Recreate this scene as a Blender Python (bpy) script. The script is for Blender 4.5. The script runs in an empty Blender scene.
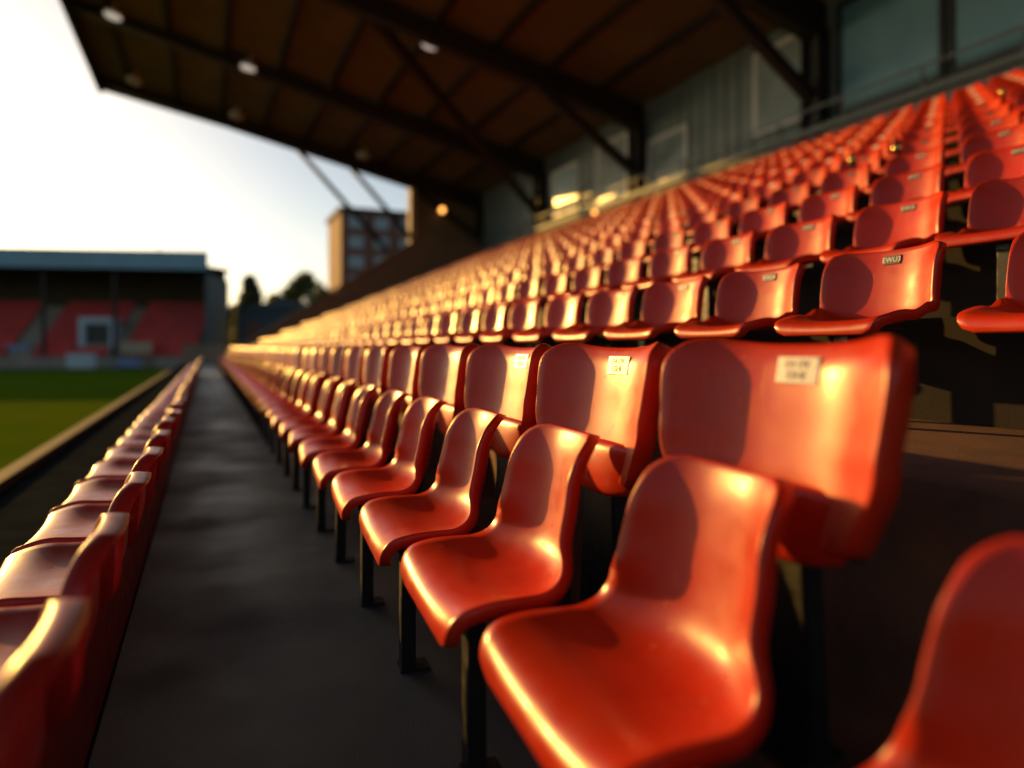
import bpy, bmesh, math, random
from mathutils import Vector, Matrix
random.seed(7)
R = math.radians
scene = bpy.context.scene
COL = scene.collection

# ------------------------------------------------------------------ camera geometry
H = 1.155
F = 700.0
TH = math.atan(305.0 / 700.0)
S_, C_ = math.sin(TH), math.cos(TH)
HZ = 347.0
LAT = Vector((C_, -S_, 0)); FWD = Vector((S_, C_, 0)); UP = Vector((0, 0, 1))
EYE = Vector((0, 0, H))

def ray(px, py):
    return LAT * (px - 512) + FWD * F + UP * (HZ - py)
def on_plane(px, py, n, p0):
    d = ray(px, py); n = Vector(n)
    t = (Vector(p0) - EYE).dot(n) / d.dot(n)
    return EYE + d * t
def at_depth(px, py, d):
    return EYE + ray(px, py) * (d / F)
def depth(p):
    return (Vector(p) - EYE).dot(FWD)
def proj(p):
    v = Vector(p) - EYE; d = v.dot(FWD)
    return 512 + F * v.dot(LAT) / d, HZ - F * v.z / d, d

# ------------------------------------------------------------------ materials
def mat(name, col, rough=0.6, metal=0.0, noise=None, bump=None, rnoise=None, spec=0.5, coat=0.0, objvar=0.0):
    """noise=(scale, colour2, lo, hi)   bump=(scale, strength, distance)   rnoise=(scale, r0, r1)"""
    m = bpy.data.materials.new(name); m.use_nodes = True
    nt = m.node_tree; b = nt.nodes['Principled BSDF']
    b.inputs['Base Color'].default_value = (*col, 1)
    b.inputs['Roughness'].default_value = rough
    b.inputs['Metallic'].default_value = metal
    b.inputs['Specular IOR Level'].default_value = spec
    b.inputs['Coat Weight'].default_value = coat
    b.inputs['Coat Roughness'].default_value = 0.12
    tc = nt.nodes.new('ShaderNodeTexCoord')
    oi = nt.nodes.new('ShaderNodeObjectInfo')
    add = nt.nodes.new('ShaderNodeVectorMath'); add.operation = 'ADD'
    sc = nt.nodes.new('ShaderNodeVectorMath'); sc.operation = 'SCALE'; sc.inputs['Scale'].default_value = 37.0
    comb = nt.nodes.new('ShaderNodeCombineXYZ')
    for k in range(3): nt.links.new(oi.outputs['Random'], comb.inputs[k])
    nt.links.new(comb.outputs[0], sc.inputs[0])
    nt.links.new(tc.outputs['Object'], add.inputs[0]); nt.links.new(sc.outputs[0], add.inputs[1])
    vec = add.outputs[0]
    colout = None
    if noise:
        n = nt.nodes.new('ShaderNodeTexNoise'); n.inputs['Scale'].default_value = noise[0]
        n.inputs['Detail'].default_value = 7; n.inputs['Roughness'].default_value = 0.65
        nt.links.new(vec, n.inputs['Vector'])
        mr = nt.nodes.new('ShaderNodeMapRange'); mr.inputs[1].default_value = noise[2]; mr.inputs[2].default_value = noise[3]
        nt.links.new(n.outputs[0], mr.inputs[0])
        mx = nt.nodes.new('ShaderNodeMix'); mx.data_type = 'RGBA'
        mx.inputs[6].default_value = (*col, 1); mx.inputs[7].default_value = (*noise[1], 1)
        nt.links.new(mr.outputs[0], mx.inputs[0]); colout = mx.outputs[2]
    if objvar:
        hs = nt.nodes.new('ShaderNodeHueSaturation')
        if colout: nt.links.new(colout, hs.inputs['Color'])
        else: hs.inputs['Color'].default_value = (*col, 1)
        mv = nt.nodes.new('ShaderNodeMapRange'); mv.inputs[3].default_value = 1 - objvar; mv.inputs[4].default_value = 1 + objvar
        nt.links.new(oi.outputs['Random'], mv.inputs[0]); nt.links.new(mv.outputs[0], hs.inputs['Value'])
        colout = hs.outputs[0]
    if colout: nt.links.new(colout, b.inputs['Base Color'])
    if rnoise:
        n2 = nt.nodes.new('ShaderNodeTexNoise'); n2.inputs['Scale'].default_value = rnoise[0]; n2.inputs['Detail'].default_value = 6
        nt.links.new(vec, n2.inputs['Vector'])
        m2 = nt.nodes.new('ShaderNodeMapRange'); m2.inputs[1].default_value = 0.3; m2.inputs[2].default_value = 0.7
        m2.inputs[3].default_value = rnoise[1]; m2.inputs[4].default_value = rnoise[2]
        nt.links.new(n2.outputs[0], m2.inputs[0]); nt.links.new(m2.outputs[0], b.inputs['Roughness'])
    if bump:
        n3 = nt.nodes.new('ShaderNodeTexNoise'); n3.inputs['Scale'].default_value = bump[0]; n3.inputs['Detail'].default_value = 5
        nt.links.new(vec, n3.inputs['Vector'])
        bp = nt.nodes.new('ShaderNodeBump'); bp.inputs['Strength'].default_value = bump[1]; bp.inputs['Distance'].default_value = bump[2]
        nt.links.new(n3.outputs[0], bp.inputs['Height']); nt.links.new(bp.outputs[0], b.inputs['Normal'])
    return m

def emit(name, col, strength):
    m = bpy.data.materials.new(name); m.use_nodes = True
    b = m.node_tree.nodes['Principled BSDF']
    b.inputs['Base Color'].default_value = (*col, 1)
    b.inputs['Emission Color'].default_value = (*col, 1); b.inputs['Emission Strength'].default_value = strength
    return m

M = {}
M['seat'] = mat('red_plastic', (0.52, 0.026, 0.004), 0.33, noise=(9, (0.44, 0.030, 0.007), 0.45, 0.75), rnoise=(14, 0.27, 0.43), bump=(160, 0.12, 0.0012), objvar=0.15, spec=0.36)
M['seat_old'] = mat('dark_red_plastic', (0.36, 0.022, 0.012), 0.27, noise=(9, (0.30, 0.03, 0.018), 0.45, 0.75), rnoise=(14, 0.27, 0.43), bump=(160, 0.10, 0.0012), objvar=0.10, spec=0.4)
M['steel'] = mat('black_steel', (0.010, 0.010, 0.010), 0.45, noise=(20, (0.022, 0.017, 0.013), 0.5, 0.8), rnoise=(30, 0.35, 0.7), spec=0.4)
M['beam'] = mat('dark_painted_steel', (0.018, 0.014, 0.011), 0.6, noise=(6, (0.035, 0.022, 0.014), 0.5, 0.8))
M['plate'] = mat('plate_white', (0.62, 0.60, 0.55), 0.35, noise=(60, (0.4, 0.38, 0.34), 0.5, 0.8))
M['plate_dark'] = mat('plate_black', (0.03, 0.03, 0.03), 0.4)
M['ink'] = mat('ink', (0.05, 0.05, 0.05), 0.6)
M['ink_white'] = mat('ink_white', (0.75, 0.75, 0.72), 0.4)
M['asphalt'] = mat('asphalt', (0.046, 0.060, 0.061), 0.6, spec=0.5, noise=(1.3, (0.074, 0.092, 0.092), 0.35, 0.8), rnoise=(1.6, 0.30, 0.66), bump=(230, 1.0, 0.008))
M['track'] = mat('track_asphalt', (0.020, 0.025, 0.027), 0.95, noise=(3, (0.030, 0.035, 0.037), 0.4, 0.7), bump=(140, 0.25, 0.003), spec=0.0)
M['terrace'] = mat('terracotta_concrete', (0.17, 0.072, 0.038), 0.8, noise=(3.5, (0.075, 0.042, 0.028), 0.4, 0.7), bump=(70, 0.4, 0.006))
M['riser'] = mat('riser_dark_shade', (0.014, 0.011, 0.010), 0.85, noise=(4, (0.020, 0.016, 0.013), 0.4, 0.7), bump=(60, 0.3, 0.005), spec=0.2)  # near-black colour stands in for shade so sun patches don't show on upper risers
M['sun_block'] = mat('dark_red_paint', (0.13, 0.011, 0.008), 0.6, noise=(5, (0.07, 0.010, 0.008), 0.4, 0.7), rnoise=(9, 0.45, 0.75))
M['kerb'] = mat('kerb_concrete', (0.095, 0.080, 0.060), 0.85, spec=0.2, noise=(5, (0.05, 0.043, 0.034), 0.4, 0.7), bump=(60, 0.4, 0.006))
M['soil'] = mat('ground_earth', (0.06, 0.07, 0.035), 0.95, noise=(0.3, (0.09, 0.08, 0.05), 0.4, 0.7))
M['soffit'] = mat('roof_lining', (0.19, 0.155, 0.09), 0.75, noise=(0.5, (0.135, 0.11, 0.068), 0.4, 0.7))
M['parapet'] = mat('parapet_brick', (0.30, 0.18, 0.10), 0.85, noise=(2, (0.22, 0.13, 0.075), 0.4, 0.7), bump=(30, 0.4, 0.01))
M['endwall'] = mat('end_wall_render', (0.20, 0.15, 0.09), 0.85, noise=(1.2, (0.14, 0.11, 0.07), 0.4, 0.7))
M['cream'] = mat('cream_render', (0.42, 0.33, 0.22), 0.8, noise=(2, (0.33, 0.26, 0.17), 0.4, 0.7))
M['panel'] = mat('grey_green_cladding', (0.20, 0.26, 0.25), 0.5, noise=(0.8, (0.145, 0.19, 0.185), 0.4, 0.7))
M['ledge'] = mat('grey_ledge', (0.19, 0.22, 0.21), 0.65, noise=(3, (0.13, 0.15, 0.145), 0.4, 0.7))
M['frame'] = mat('window_frame', (0.8, 0.82, 0.78), 0.5)
M['glass'] = mat('window_glass', (0.14, 0.32, 0.39), 0.35, spec=0.5, noise=(0.4, (0.20, 0.40, 0.46), 0.4, 0.6))
M['pane_bright'] = mat('pale_pane_reflection', (0.34, 0.42, 0.40), 0.25, noise=(0.7, (0.22, 0.29, 0.28), 0.4, 0.65))  # pale colour paints a bright reflection into some back-wall panes
M['pane_far'] = mat('far_window_pane', (0.22, 0.27, 0.30), 0.3)
M['galv'] = mat('green_painted_tube', (0.010, 0.022, 0.018), 0.7, spec=0.2)
M['brass'] = mat('brass_knob', (0.85, 0.50, 0.15), 0.15, metal=1.0)
M['far_roof'] = mat('blue_grey_fascia', (0.20, 0.36, 0.44), 0.5, noise=(0.5, (0.17, 0.30, 0.37), 0.4, 0.7))
M['far_dark'] = mat('far_stand_back', (0.075, 0.055, 0.03), 0.9, noise=(0.4, (0.05, 0.04, 0.022), 0.4, 0.7))
M['far_con'] = mat('far_stand_concrete', (0.30, 0.26, 0.20), 0.9, noise=(0.6, (0.22, 0.19, 0.15), 0.4, 0.7))
M['far_side'] = mat('far_stand_side_sheet', (0.07, 0.09, 0.09), 0.7)
M['far_seat'] = mat('far_red_plastic', (0.66, 0.028, 0.02), 0.5, noise=(0.7, (0.36, 0.02, 0.016), 0.4, 0.7))
M['white'] = mat('white_paint', (0.42, 0.50, 0.55), 0.5)
M['blue'] = mat('blue_board', (0.14, 0.22, 0.42), 0.5, noise=(3, (0.3, 0.36, 0.5), 0.5, 0.7))
M['brick'] = mat('red_brick', (0.17, 0.070, 0.045), 0.85, noise=(0.6, (0.12, 0.055, 0.040), 0.4, 0.7))
M['bark'] = mat('bark', (0.07, 0.05, 0.035), 0.9, noise=(6, (0.04, 0.03, 0.02), 0.4, 0.7))
M['leaf'] = mat('leaf', (0.10, 0.12, 0.03), 0.6, noise=(0.6, (0.10, 0.12, 0.03), 0.4, 0.6))
M['leaf_dark'] = mat('leaf_dark', (0.035, 0.06, 0.022), 0.6, noise=(0.6, (0.06, 0.085, 0.03), 0.4, 0.6))
M['shed'] = mat('shed_sheet', (0.045, 0.065, 0.085), 0.6, noise=(0.6, (0.035, 0.05, 0.06), 0.4, 0.7))
M['lamp'] = emit('lamp_glow', (1.0, 0.40, 0.08), 3.2)
M['lamp_soft'] = emit('downlight_glow', (1.0, 0.92, 0.80), 0.32)

def scuff(m, col):
    nt = m.node_tree; b = nt.nodes['Principled BSDF']
    tc = nt.nodes.new('ShaderNodeTexCoord'); oi = nt.nodes.new('ShaderNodeObjectInfo')
    sc = nt.nodes.new('ShaderNodeVectorMath'); sc.operation = 'SCALE'
    cb = nt.nodes.new('ShaderNodeCombineXYZ')
    for k in range(3): nt.links.new(oi.outputs['Random'], cb.inputs[k])
    sc.inputs['Scale'].default_value = 53.0; nt.links.new(cb.outputs[0], sc.inputs[0])
    ad = nt.nodes.new('ShaderNodeVectorMath'); ad.operation = 'ADD'
    nt.links.new(tc.outputs['Object'], ad.inputs[0]); nt.links.new(sc.outputs[0], ad.inputs[1])
    mp = nt.nodes.new('ShaderNodeMapping'); mp.inputs['Scale'].default_value = (60, 60, 9); mp.inputs['Rotation'].default_value = (0.5, 0.2, 0.3)
    nt.links.new(ad.outputs[0], mp.inputs[0])
    n = nt.nodes.new('ShaderNodeTexNoise'); n.inputs['Scale'].default_value = 1.0; n.inputs['Detail'].default_value = 4; nt.links.new(mp.outputs[0], n.inputs['Vector'])
    big = nt.nodes.new('ShaderNodeTexNoise'); big.inputs['Scale'].default_value = 5.5; big.inputs['Detail'].default_value = 3; nt.links.new(ad.outputs[0], big.inputs['Vector'])
    r1 = nt.nodes.new('ShaderNodeMapRange'); r1.inputs[1].default_value = 0.60; r1.inputs[2].default_value = 0.74; nt.links.new(n.outputs[0], r1.inputs[0])
    r2 = nt.nodes.new('ShaderNodeMapRange'); r2.inputs[1].default_value = 0.50; r2.inputs[2].default_value = 0.68; nt.links.new(big.outputs[0], r2.inputs[0])
    mu = nt.nodes.new('ShaderNodeMath'); mu.operation = 'MULTIPLY'; nt.links.new(r1.outputs[0], mu.inputs[0]); nt.links.new(r2.outputs[0], mu.inputs[1])
    m2 = nt.nodes.new('ShaderNodeMath'); m2.operation = 'MULTIPLY'; m2.inputs[1].default_value = 0.55; nt.links.new(mu.outputs[0], m2.inputs[0])
    mx = nt.nodes.new('ShaderNodeMix'); mx.data_type = 'RGBA'; mx.inputs[7].default_value = (*col, 1)
    src = b.inputs['Base Color'].links[0].from_socket
    nt.links.new(src, mx.inputs[6]); nt.links.new(m2.outputs[0], mx.inputs[0]); nt.links.new(mx.outputs[2], b.inputs['Base Color'])
    rs = b.inputs['Roughness'].links[0].from_socket
    ma = nt.nodes.new('ShaderNodeMath'); ma.operation = 'ADD'; m3 = nt.nodes.new('ShaderNodeMath'); m3.operation = 'MULTIPLY'; m3.inputs[1].default_value = 0.35
    nt.links.new(mu.outputs[0], m3.inputs[0]); nt.links.new(rs, ma.inputs[0]); nt.links.new(m3.outputs[0], ma.inputs[1]); nt.links.new(ma.outputs[0], b.inputs['Roughness'])
scuff(M['seat'], (0.55, 0.16, 0.09)); scuff(M['seat_old'], (0.42, 0.14, 0.09))
def leafy(m, col):
    nt = m.node_tree; b = nt.nodes['Principled BSDF']; out = [n for n in nt.nodes if n.type == 'OUTPUT_MATERIAL'][0]
    t = nt.nodes.new('ShaderNodeBsdfTranslucent'); t.inputs[0].default_value = (*col, 1)
    mx = nt.nodes.new('ShaderNodeMixShader'); mx.inputs[0].default_value = 0.45
    nt.links.new(b.outputs[0], mx.inputs[1]); nt.links.new(t.outputs[0], mx.inputs[2]); nt.links.new(mx.outputs[0], out.inputs[0])
leafy(M['leaf'], (0.26, 0.26, 0.06)); leafy(M['leaf_dark'], (0.18, 0.19, 0.05))
# grass: mown bands
def grass_mat():
    m = mat('grass', (0.085, 0.15, 0.006), 0.9, noise=(0.35, (0.12, 0.16, 0.008), 0.35, 0.7), bump=(40, 0.6, 0.03), spec=0.0)
    return m
M['grass'] = grass_mat()

# ------------------------------------------------------------------ object helpers
def link(o, parent=None):
    COL.objects.link(o)
    if parent: o.parent = parent
    return o
def mesh_obj(name, bm, mats, parent=None, smooth=False):
    me = bpy.data.meshes.new(name)
    bmesh.ops.recalc_face_normals(bm, faces=bm.faces[:])
    if smooth:
        for f in bm.faces: f.smooth = True
    bm.to_mesh(me); bm.free()
    for m in (mats if isinstance(mats, (list, tuple)) else [mats]): me.materials.append(m)
    return link(bpy.data.objects.new(name, me), parent)
def me_obj(name, me, parent=None):
    return link(bpy.data.objects.new(name, me), parent)
def empty(name, loc=(0, 0, 0), rz=0.0):
    o = bpy.data.objects.new(name, None); o.location = loc; o.rotation_euler = (0, 0, rz); o.empty_display_size = 0.1
    return link(o)
def tag(o, label=None, cat=None, group=None, kind=None):
    if label: o['label'] = label
    if cat: o['category'] = cat
    if group: o['group'] = group
    if kind: o['kind'] = kind
    return o

def box(bm, lo, hi, mi=0, bevel=0.0, mtx=None):
    x0, y0, z0 = lo; x1, y1, z1 = hi
    vs = [bm.verts.new(p) for p in ((x0,y0,z0),(x1,y0,z0),(x1,y1,z0),(x0,y1,z0),(x0,y0,z1),(x1,y0,z1),(x1,y1,z1),(x0,y1,z1))]
    fs = [bm.faces.new([vs[i] for i in q]) for q in ((3,2,1,0),(4,5,6,7),(0,1,5,4),(1,2,6,5),(2,3,7,6),(3,0,4,7))]
    for f in fs: f.material_index = mi
    if mtx is not None: bmesh.ops.transform(bm, matrix=mtx, verts=vs)
    if bevel:
        es = list({e for f in fs for e in f.edges})
        r = bmesh.ops.bevel(bm, geom=es, offset=bevel, segments=2, affect='EDGES', profile=0.5)
        for f in r['faces']: f.material_index = mi
    return vs
def bar(bm, a, b, w, h=None, mi=0, up=(0, 0, 1)):
    """square bar from a to b"""
    h = h or w; a = Vector(a); b = Vector(b); d = (b - a); L = d.length; d.normalize()
    u = Vector(up)
    if abs(d.dot(u)) > 0.98: u = Vector((1, 0, 0))
    s = d.cross(u).normalized(); t = s.cross(d).normalized()
    m = Matrix((( s.x, t.x, d.x, a.x), (s.y, t.y, d.y, a.y), (s.z, t.z, d.z, a.z), (0,0,0,1)))
    return box(bm, (-w/2, -h/2, 0), (w/2, h/2, L), mi, 0, m)
def tube(bm, a, b, r0, r1=None, n=10, mi=0, cap=True):
    r1 = r0 if r1 is None else r1
    a = Vector(a); b = Vector(b); d = (b - a).normalized()
    u = Vector((0, 0, 1)) if abs(d.z) < 0.95 else Vector((1, 0, 0))
    s = d.cross(u).normalized(); t = s.cross(d).normalized()
    r = [[bm.verts.new(p + (s * math.cos(2*math.pi*k/n) + t * math.sin(2*math.pi*k/n)) * q) for k in range(n)] for p, q in ((a, r0), (b, r1))]
    for k in range(n):
        f = bm.faces.new((r[0][k], r[0][(k+1) % n], r[1][(k+1) % n], r[1][k])); f.smooth = True; f.material_index = mi
    if cap:
        for q in (r[0][::-1], r[1]): bm.faces.new(q).material_index = mi
def prism(bm, poly, y0, y1, mi=0):
    """polygon in XZ extruded along Y"""
    a = [bm.verts.new((x, y0, z)) for x, z in poly]; b = [bm.verts.new((x, y1, z)) for x, z in poly]
    n = len(poly)
    for k in range(n): bm.faces.new((a[k], a[(k+1) % n], b[(k+1) % n], b[k])).material_index = mi
    f0 = bm.faces.new(a[::-1]); f1 = bm.faces.new(b)
    f0.material_index = f1.material_index = mi
    bmesh.ops.triangulate(bm, faces=[f0, f1])
def sphere(bm, c, r, mi=0, seg=14):
    g = bmesh.ops.create_uvsphere(bm, u_segments=seg, v_segments=seg // 2, radius=r, matrix=Matrix.Translation(c))
    for v in g['verts']:
        for f in v.link_faces: f.material_index = mi; f.smooth = True

# ------------------------------------------------------------------ seat shells
def catmull(pts, n):
    P = [Vector((p[0], p[1], 0)) for p in pts]
    P = [2*P[0]-P[1]] + P + [2*P[-1]-P[-2]]
    dense = []
    for i in range(1, len(P)-2):
        for k in range(24):
            t = k/24
            dense.append(0.5*((2*P[i]) + (P[i+1]-P[i-1])*t + (2*P[i-1]-5*P[i]+4*P[i+1]-P[i+2])*t*t + (3*P[i]-P[i-1]-3*P[i+1]+P[i+2])*t**3))
    dense.append(P[-2])
    acc = [0]
    for a, b in zip(dense, dense[1:]): acc.append(acc[-1]+(b-a).length)
    L = acc[-1]; out = []; j = 0
    for k in range(n+1):
        s = L*k/n
        while j < len(acc)-2 and acc[j+1] < s: j += 1
        u = (s-acc[j])/max(1e-9, acc[j+1]-acc[j])
        out.append(dense[j].lerp(dense[j+1], min(1, max(0, u))))
    return out, L

def lerp_tab(tab, s):
    for (a, va), (b, vb) in zip(tab, tab[1:]):
        if s <= b:
            u = (s-a)/(b-a); u = max(0, min(1, u)); u = u*u*(3-2*u)
            return va+(vb-va)*u
    return tab[-1][1]

def shell_bm(bm, profile, width, wing, nS, nT, r0, r1, flange, thick=0.006, mi=0):
    """profile: front lip to top of back in (x,z); width/wing: tables over s in 0..1 (half width, forward curl of the sides)"""
    pts, L = catmull(profile, nS)
    rows = []; nrm = []
    for i in range(nS+1):
        a = pts[max(0, i-1)]; b = pts[min(nS, i+1)]; t = (b-a).normalized()
        nrm.append(Vector((-t.y, t.x)))          # up on the pan, forward on the back
    win = max(1, int(nS*0.24)); raw = nrm; nrm = []
    for i in range(nS+1):
        acc = Vector((0.0, 0.0)); wsum = 0
        for k in range(-win, win+1):
            q = raw[max(0, min(nS, i+k))]; wk = 1-abs(k)/(win+1)
            # the rolled front lip keeps its own direction
            acc += Vector((q.x, q.y))*wk
        nrm.append(acc.normalized())
    k0 = max(1, int(nS*0.10))
    for i in range(k0):
        u = i/k0; nrm[i] = (Vector((raw[i].x, raw[i].y))*(1-u)+nrm[i]*u).normalized()
    start = set(bm.verts)
    S = []
    # uneven s so the rounded ends get their rows
    for i in range(nS+1):
        s = i/nS
        hw = lerp_tab(width, s)
        e0 = s*L; e1 = (1-s)*L
        if e0 < r0: hw -= r0 - math.sqrt(max(0, r0*r0-(r0-e0)**2))
        if e1 < r1: hw -= r1 - math.sqrt(max(0, r1*r1-(r1-e1)**2))
        w = lerp_tab(wing, s); row = []; full = lerp_tab(width, s)
        for j in range(nT+1):
            t = -1+2*j/nT
            y = hw*t
            q = w*(abs(y)/full)**2.6
            row.append((pts[i].x+nrm[i].x*q, y, pts[i].y+nrm[i].y*q, nrm[i]))
        S.append(row)
    V = [[bm.verts.new(p[:3]) for p in row] for row in S]
    faces = []
    for i in range(nS):
        for j in range(nT):
            faces.append(bm.faces.new((V[i][j], V[i][j+1], V[i+1][j+1], V[i+1][j])))
    # flange all round
    loop = [(i, 0) for i in range(nS+1)] + [(nS, j) for j in range(1, nT+1)] + [(i, nT) for i in range(nS-1, -1, -1)] + [(0, j) for j in range(nT-1, 0, -1)]
    n = len(loop)
    P = [Vector(S[i][j][:3]) for i, j in loop]
    prev = [V[i][j] for i, j in loop]
    km = nS//2                                   # a vertex half way up the first side tells which way is out
    nn = S[km][0][3]
    osign = 1.0 if (P[km+1]-P[km-1]).cross(Vector((nn.x, 0, nn.y))).y < 0 else -1.0
    for out, back in ((0.25, 0.06), (0.42, 0.3), (0.45, 1.0)):
        ring = []
        for k, (i, j) in enumerate(loop):
            nn = S[i][j][3]; N = Vector((nn.x, 0, nn.y))
            T = (P[(k+1) % n]-P[k-1]).normalized()
            O = T.cross(N).normalized()*osign
            ring.append(bm.verts.new(P[k]+O*flange*0.35*out-N*flange*back))
        for k in range(n):
            faces.append(bm.faces.new((prev[k], prev[(k+1) % n], ring[(k+1) % n], ring[k])))
        prev = ring
    bmesh.ops.recalc_face_normals(bm, faces=faces)
    if thick:
        bmesh.ops.solidify(bm, geom=faces, thickness=thick)
    for v in bm.verts:
        if v not in start:
            for f in v.link_faces: f.smooth = True; f.material_index = mi

# profiles are local: x=0 at the front lip, +x to the back; z up from the floor
PROF1 = [(0.0, 0.420), (0.005, 0.458), (0.04, 0.490), (0.11, 0.502), (0.22, 0.492), (0.32, 0.500), (0.385, 0.545), (0.415, 0.63), (0.435, 0.74), (0.452, 0.84), (0.470, 0.900)]
W1 = [(0, 0.288), (0.15, 0.308), (0.36, 0.298), (0.72, 0.238), (1, 0.214)]
W0 = [(0, 0.28), (0.15, 0.300), (0.55, 0.308), (0.8, 0.25), (1, 0.215)]
G1 = [(0, 0.0), (0.14, 0.030), (0.34, 0.045), (0.62, 0.105), (0.82, 0.098), (1, 0.065)]
PROF0 = [(0.0, 0.345), (0.004, 0.378), (0.035, 0.403), (0.10, 0.412), (0.20, 0.402), (0.31, 0.400), (0.385, 0.428), (0.402, 0.51), (0.408, 0.60), (0.412, 0.67), (0.420, 0.708)]
G0 = [(0, 0.0), (0.10, 0.022), (0.28, 0.04), (0.5, 0.04), (0.8, 0.04), (1, 0.03)]
PROF3 = [(0.0, 0.355), (0.004, 0.385), (0.035, 0.402), (0.10, 0.407), (0.22, 0.395), (0.315, 0.398), (0.352, 0.428), (0.372, 0.50), (0.392, 0.60), (0.412, 0.70)]
W3 = [(0, 0.235), (0.15, 0.252), (0.45, 0.262), (1, 0.258)]
G3 = [(0, 0.0), (0.10, 0.018), (0.3, 0.042), (0.46, 0.080), (0.6, 0.092), (0.85, 0.098), (1, 0.08)]
# tip-up backrest (row behind the front row)
PROF2 = [(0.322, 0.455), (0.338, 0.55), (0.358, 0.66), (0.372, 0.75), (0.385, 0.815), (0.405, 0.853)]
W2 = [(0, 0.245), (0.4, 0.305), (0.8, 0.318), (1, 0.312)]
G2 = [(0, 0.07), (0.5, 0.105), (0.85, 0.11), (1, 0.095)]
PAN2 = [(0.318, 0.40), (0.300, 0.415), (0.296, 0.45), (0.300, 0.51), (0.310, 0.555), (0.326, 0.57)]

def tmesh(name, bm, mats):
    me = bpy.data.meshes.new(name); bm.to_mesh(me); bm.free()
    for m in mats: me.materials.append(m)
    return me

def glyphs(text, size):
    cu = bpy.data.curves.new('t', 'FONT'); cu.body = text; cu.size = size; cu.align_x = 'CENTER'; cu.align_y = 'CENTER'
    cu.extrude = 0.0004; cu.resolution_u = 2
    o = bpy.data.objects.new('t', cu); COL.objects.link(o)
    dg = bpy.context.evaluated_depsgraph_get(); dg.update()
    me = bpy.data.meshes.new_from_object(o.evaluated_get(dg))
    bpy.data.objects.remove(o); bpy.data.curves.remove(cu)
    return me
def plate_frame(x, z, lean):
    """matrix taking (right, up, out) of a plate to seat coordinates: the plate faces -x, its right hand is -y"""
    n = Vector((-math.cos(lean), 0, math.sin(lean))); r = Vector((0, -1, 0)); u = n.cross(r).normalized()
    return Matrix(((r.x, u.x, n.x, x), (r.y, u.y, n.y, 0), (r.z, u.z, n.z, z), (0, 0, 0, 1)))
def plate_mesh(w, h, mtx, m):
    bm = bmesh.new(); box(bm, (-w/2, -h/2, -0.001), (w/2, h/2, 0.0025), 0, 0.0008, mtx)
    return tmesh('number_plate', bm, [m])
def ink_mesh(lines, size, gap, mtx, m):
    bm = bmesh.new()
    for k, t in enumerate(lines):
        me = glyphs(t, size); b2 = bmesh.new(); b2.from_mesh(me)
        y = (len(lines)-1)*gap/2-k*gap
        bmesh.ops.transform(b2, matrix=mtx @ Matrix.Translation((0, y, 0.003)), verts=b2.verts[:])
        me2 = bpy.data.meshes.new('x'); b2.to_mesh(me2); b2.free(); bm.from_mesh(me2)
        bpy.data.meshes.remove(me2); bpy.data.meshes.remove(me)
    return tmesh('lettering', bm, [m])

def leg_geo(bm, zt, x0, mi=0, ys=(-0.10,), back=0.30):
    """black steel leg: front post, foot plate, arm below the pan and a rear upright"""
    for y in ys:
        box(bm, (x0, y-0.036, 0.0), (x0+0.05, y+0.036, zt-0.03), mi, 0.004)
        box(bm, (x0-0.008, y-0.046, 0.0), (x0+0.10, y+0.046, 0.008), mi, 0.002)
        box(bm, (x0-0.012, y-0.034, zt-0.085), (x0+back, y+0.034, zt-0.022), mi, 0.004)
def make_meshes(tagname, prof, W, G, nS, nT, r0, r1, flange, thick, m):
    bm = bmesh.new(); shell_bm(bm, prof, W, G, nS, nT, r0, r1, flange, thick)
    return tmesh(tagname, bm, [m])
def joined(prof, W, G, nS, nT, r0, r1, flange, thick, m, zt, plate=None, extra=None):
    bm = bmesh.new(); shell_bm(bm, prof, W, G, nS, nT, r0, r1, flange, thick, 0)
    box(bm, (0.10, -0.12, 0), (0.14, -0.08, zt-0.03), 1)
    box(bm, (0.09, -0.12, zt-0.06), (0.36, -0.08, zt-0.025), 1)
    if plate: box(bm, (-0.045, -0.016, -0.001), (0.045, 0.016, 0.002), 2, 0, plate)
    if extra: extra(bm)
    return tmesh('seat', bm, [m, M['steel'], M['plate']])

sh1 = make_meshes('seat_shell', PROF1, W1, G1, 56, 22, 0.055, 0.070, 0.038, 0.006, M['seat'])
sh1m = make_meshes('seat_shell', PROF1, W1, G1, 26, 10, 0.055, 0.070, 0.038, 0.0, M['seat'])
sh0 = make_meshes('seat_shell', PROF0, W0, G0, 50, 20, 0.055, 0.10, 0.060, 0.006, M['seat_old'])
sh0m = make_meshes('seat_shell', PROF0, W0, G0, 24, 10, 0.055, 0.10, 0.060, 0.0, M['seat_old'])
sh3 = make_meshes('seat_shell', PROF3, W3, G3, 44, 18, 0.045, 0.055, 0.040, 0.006, M['seat'])
sh3m = make_meshes('seat_shell', PROF3, W3, G3, 20, 10, 0.045, 0.055, 0.040, 0.0, M['seat'])
bk2 = make_meshes('backrest', PROF2, W2, G2, 30, 26, 0.05, 0.09, 0.060, 0.006, M['seat'])
bk2m = make_meshes('backrest', PROF2, W2, G2, 14, 12, 0.05, 0.09, 0.060, 0.0, M['seat'])
def pan2():
    bm = bmesh.new()
    shell_bm(bm, PAN2, [(0, 0.17), (1, 0.20)], [(0, -0.03), (1, -0.02)], 16, 14, 0.03, 0.05, 0.02, 0.0)
    return tmesh('seat_pan', bm, [M['seat']])
pn2 = pan2()
def leg_mesh(zt, ys=(-0.10,), back=0.30):
    bm = bmesh.new(); leg_geo(bm, zt, 0.10, 0, ys, back); return tmesh('leg', bm, [M['steel']])
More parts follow.
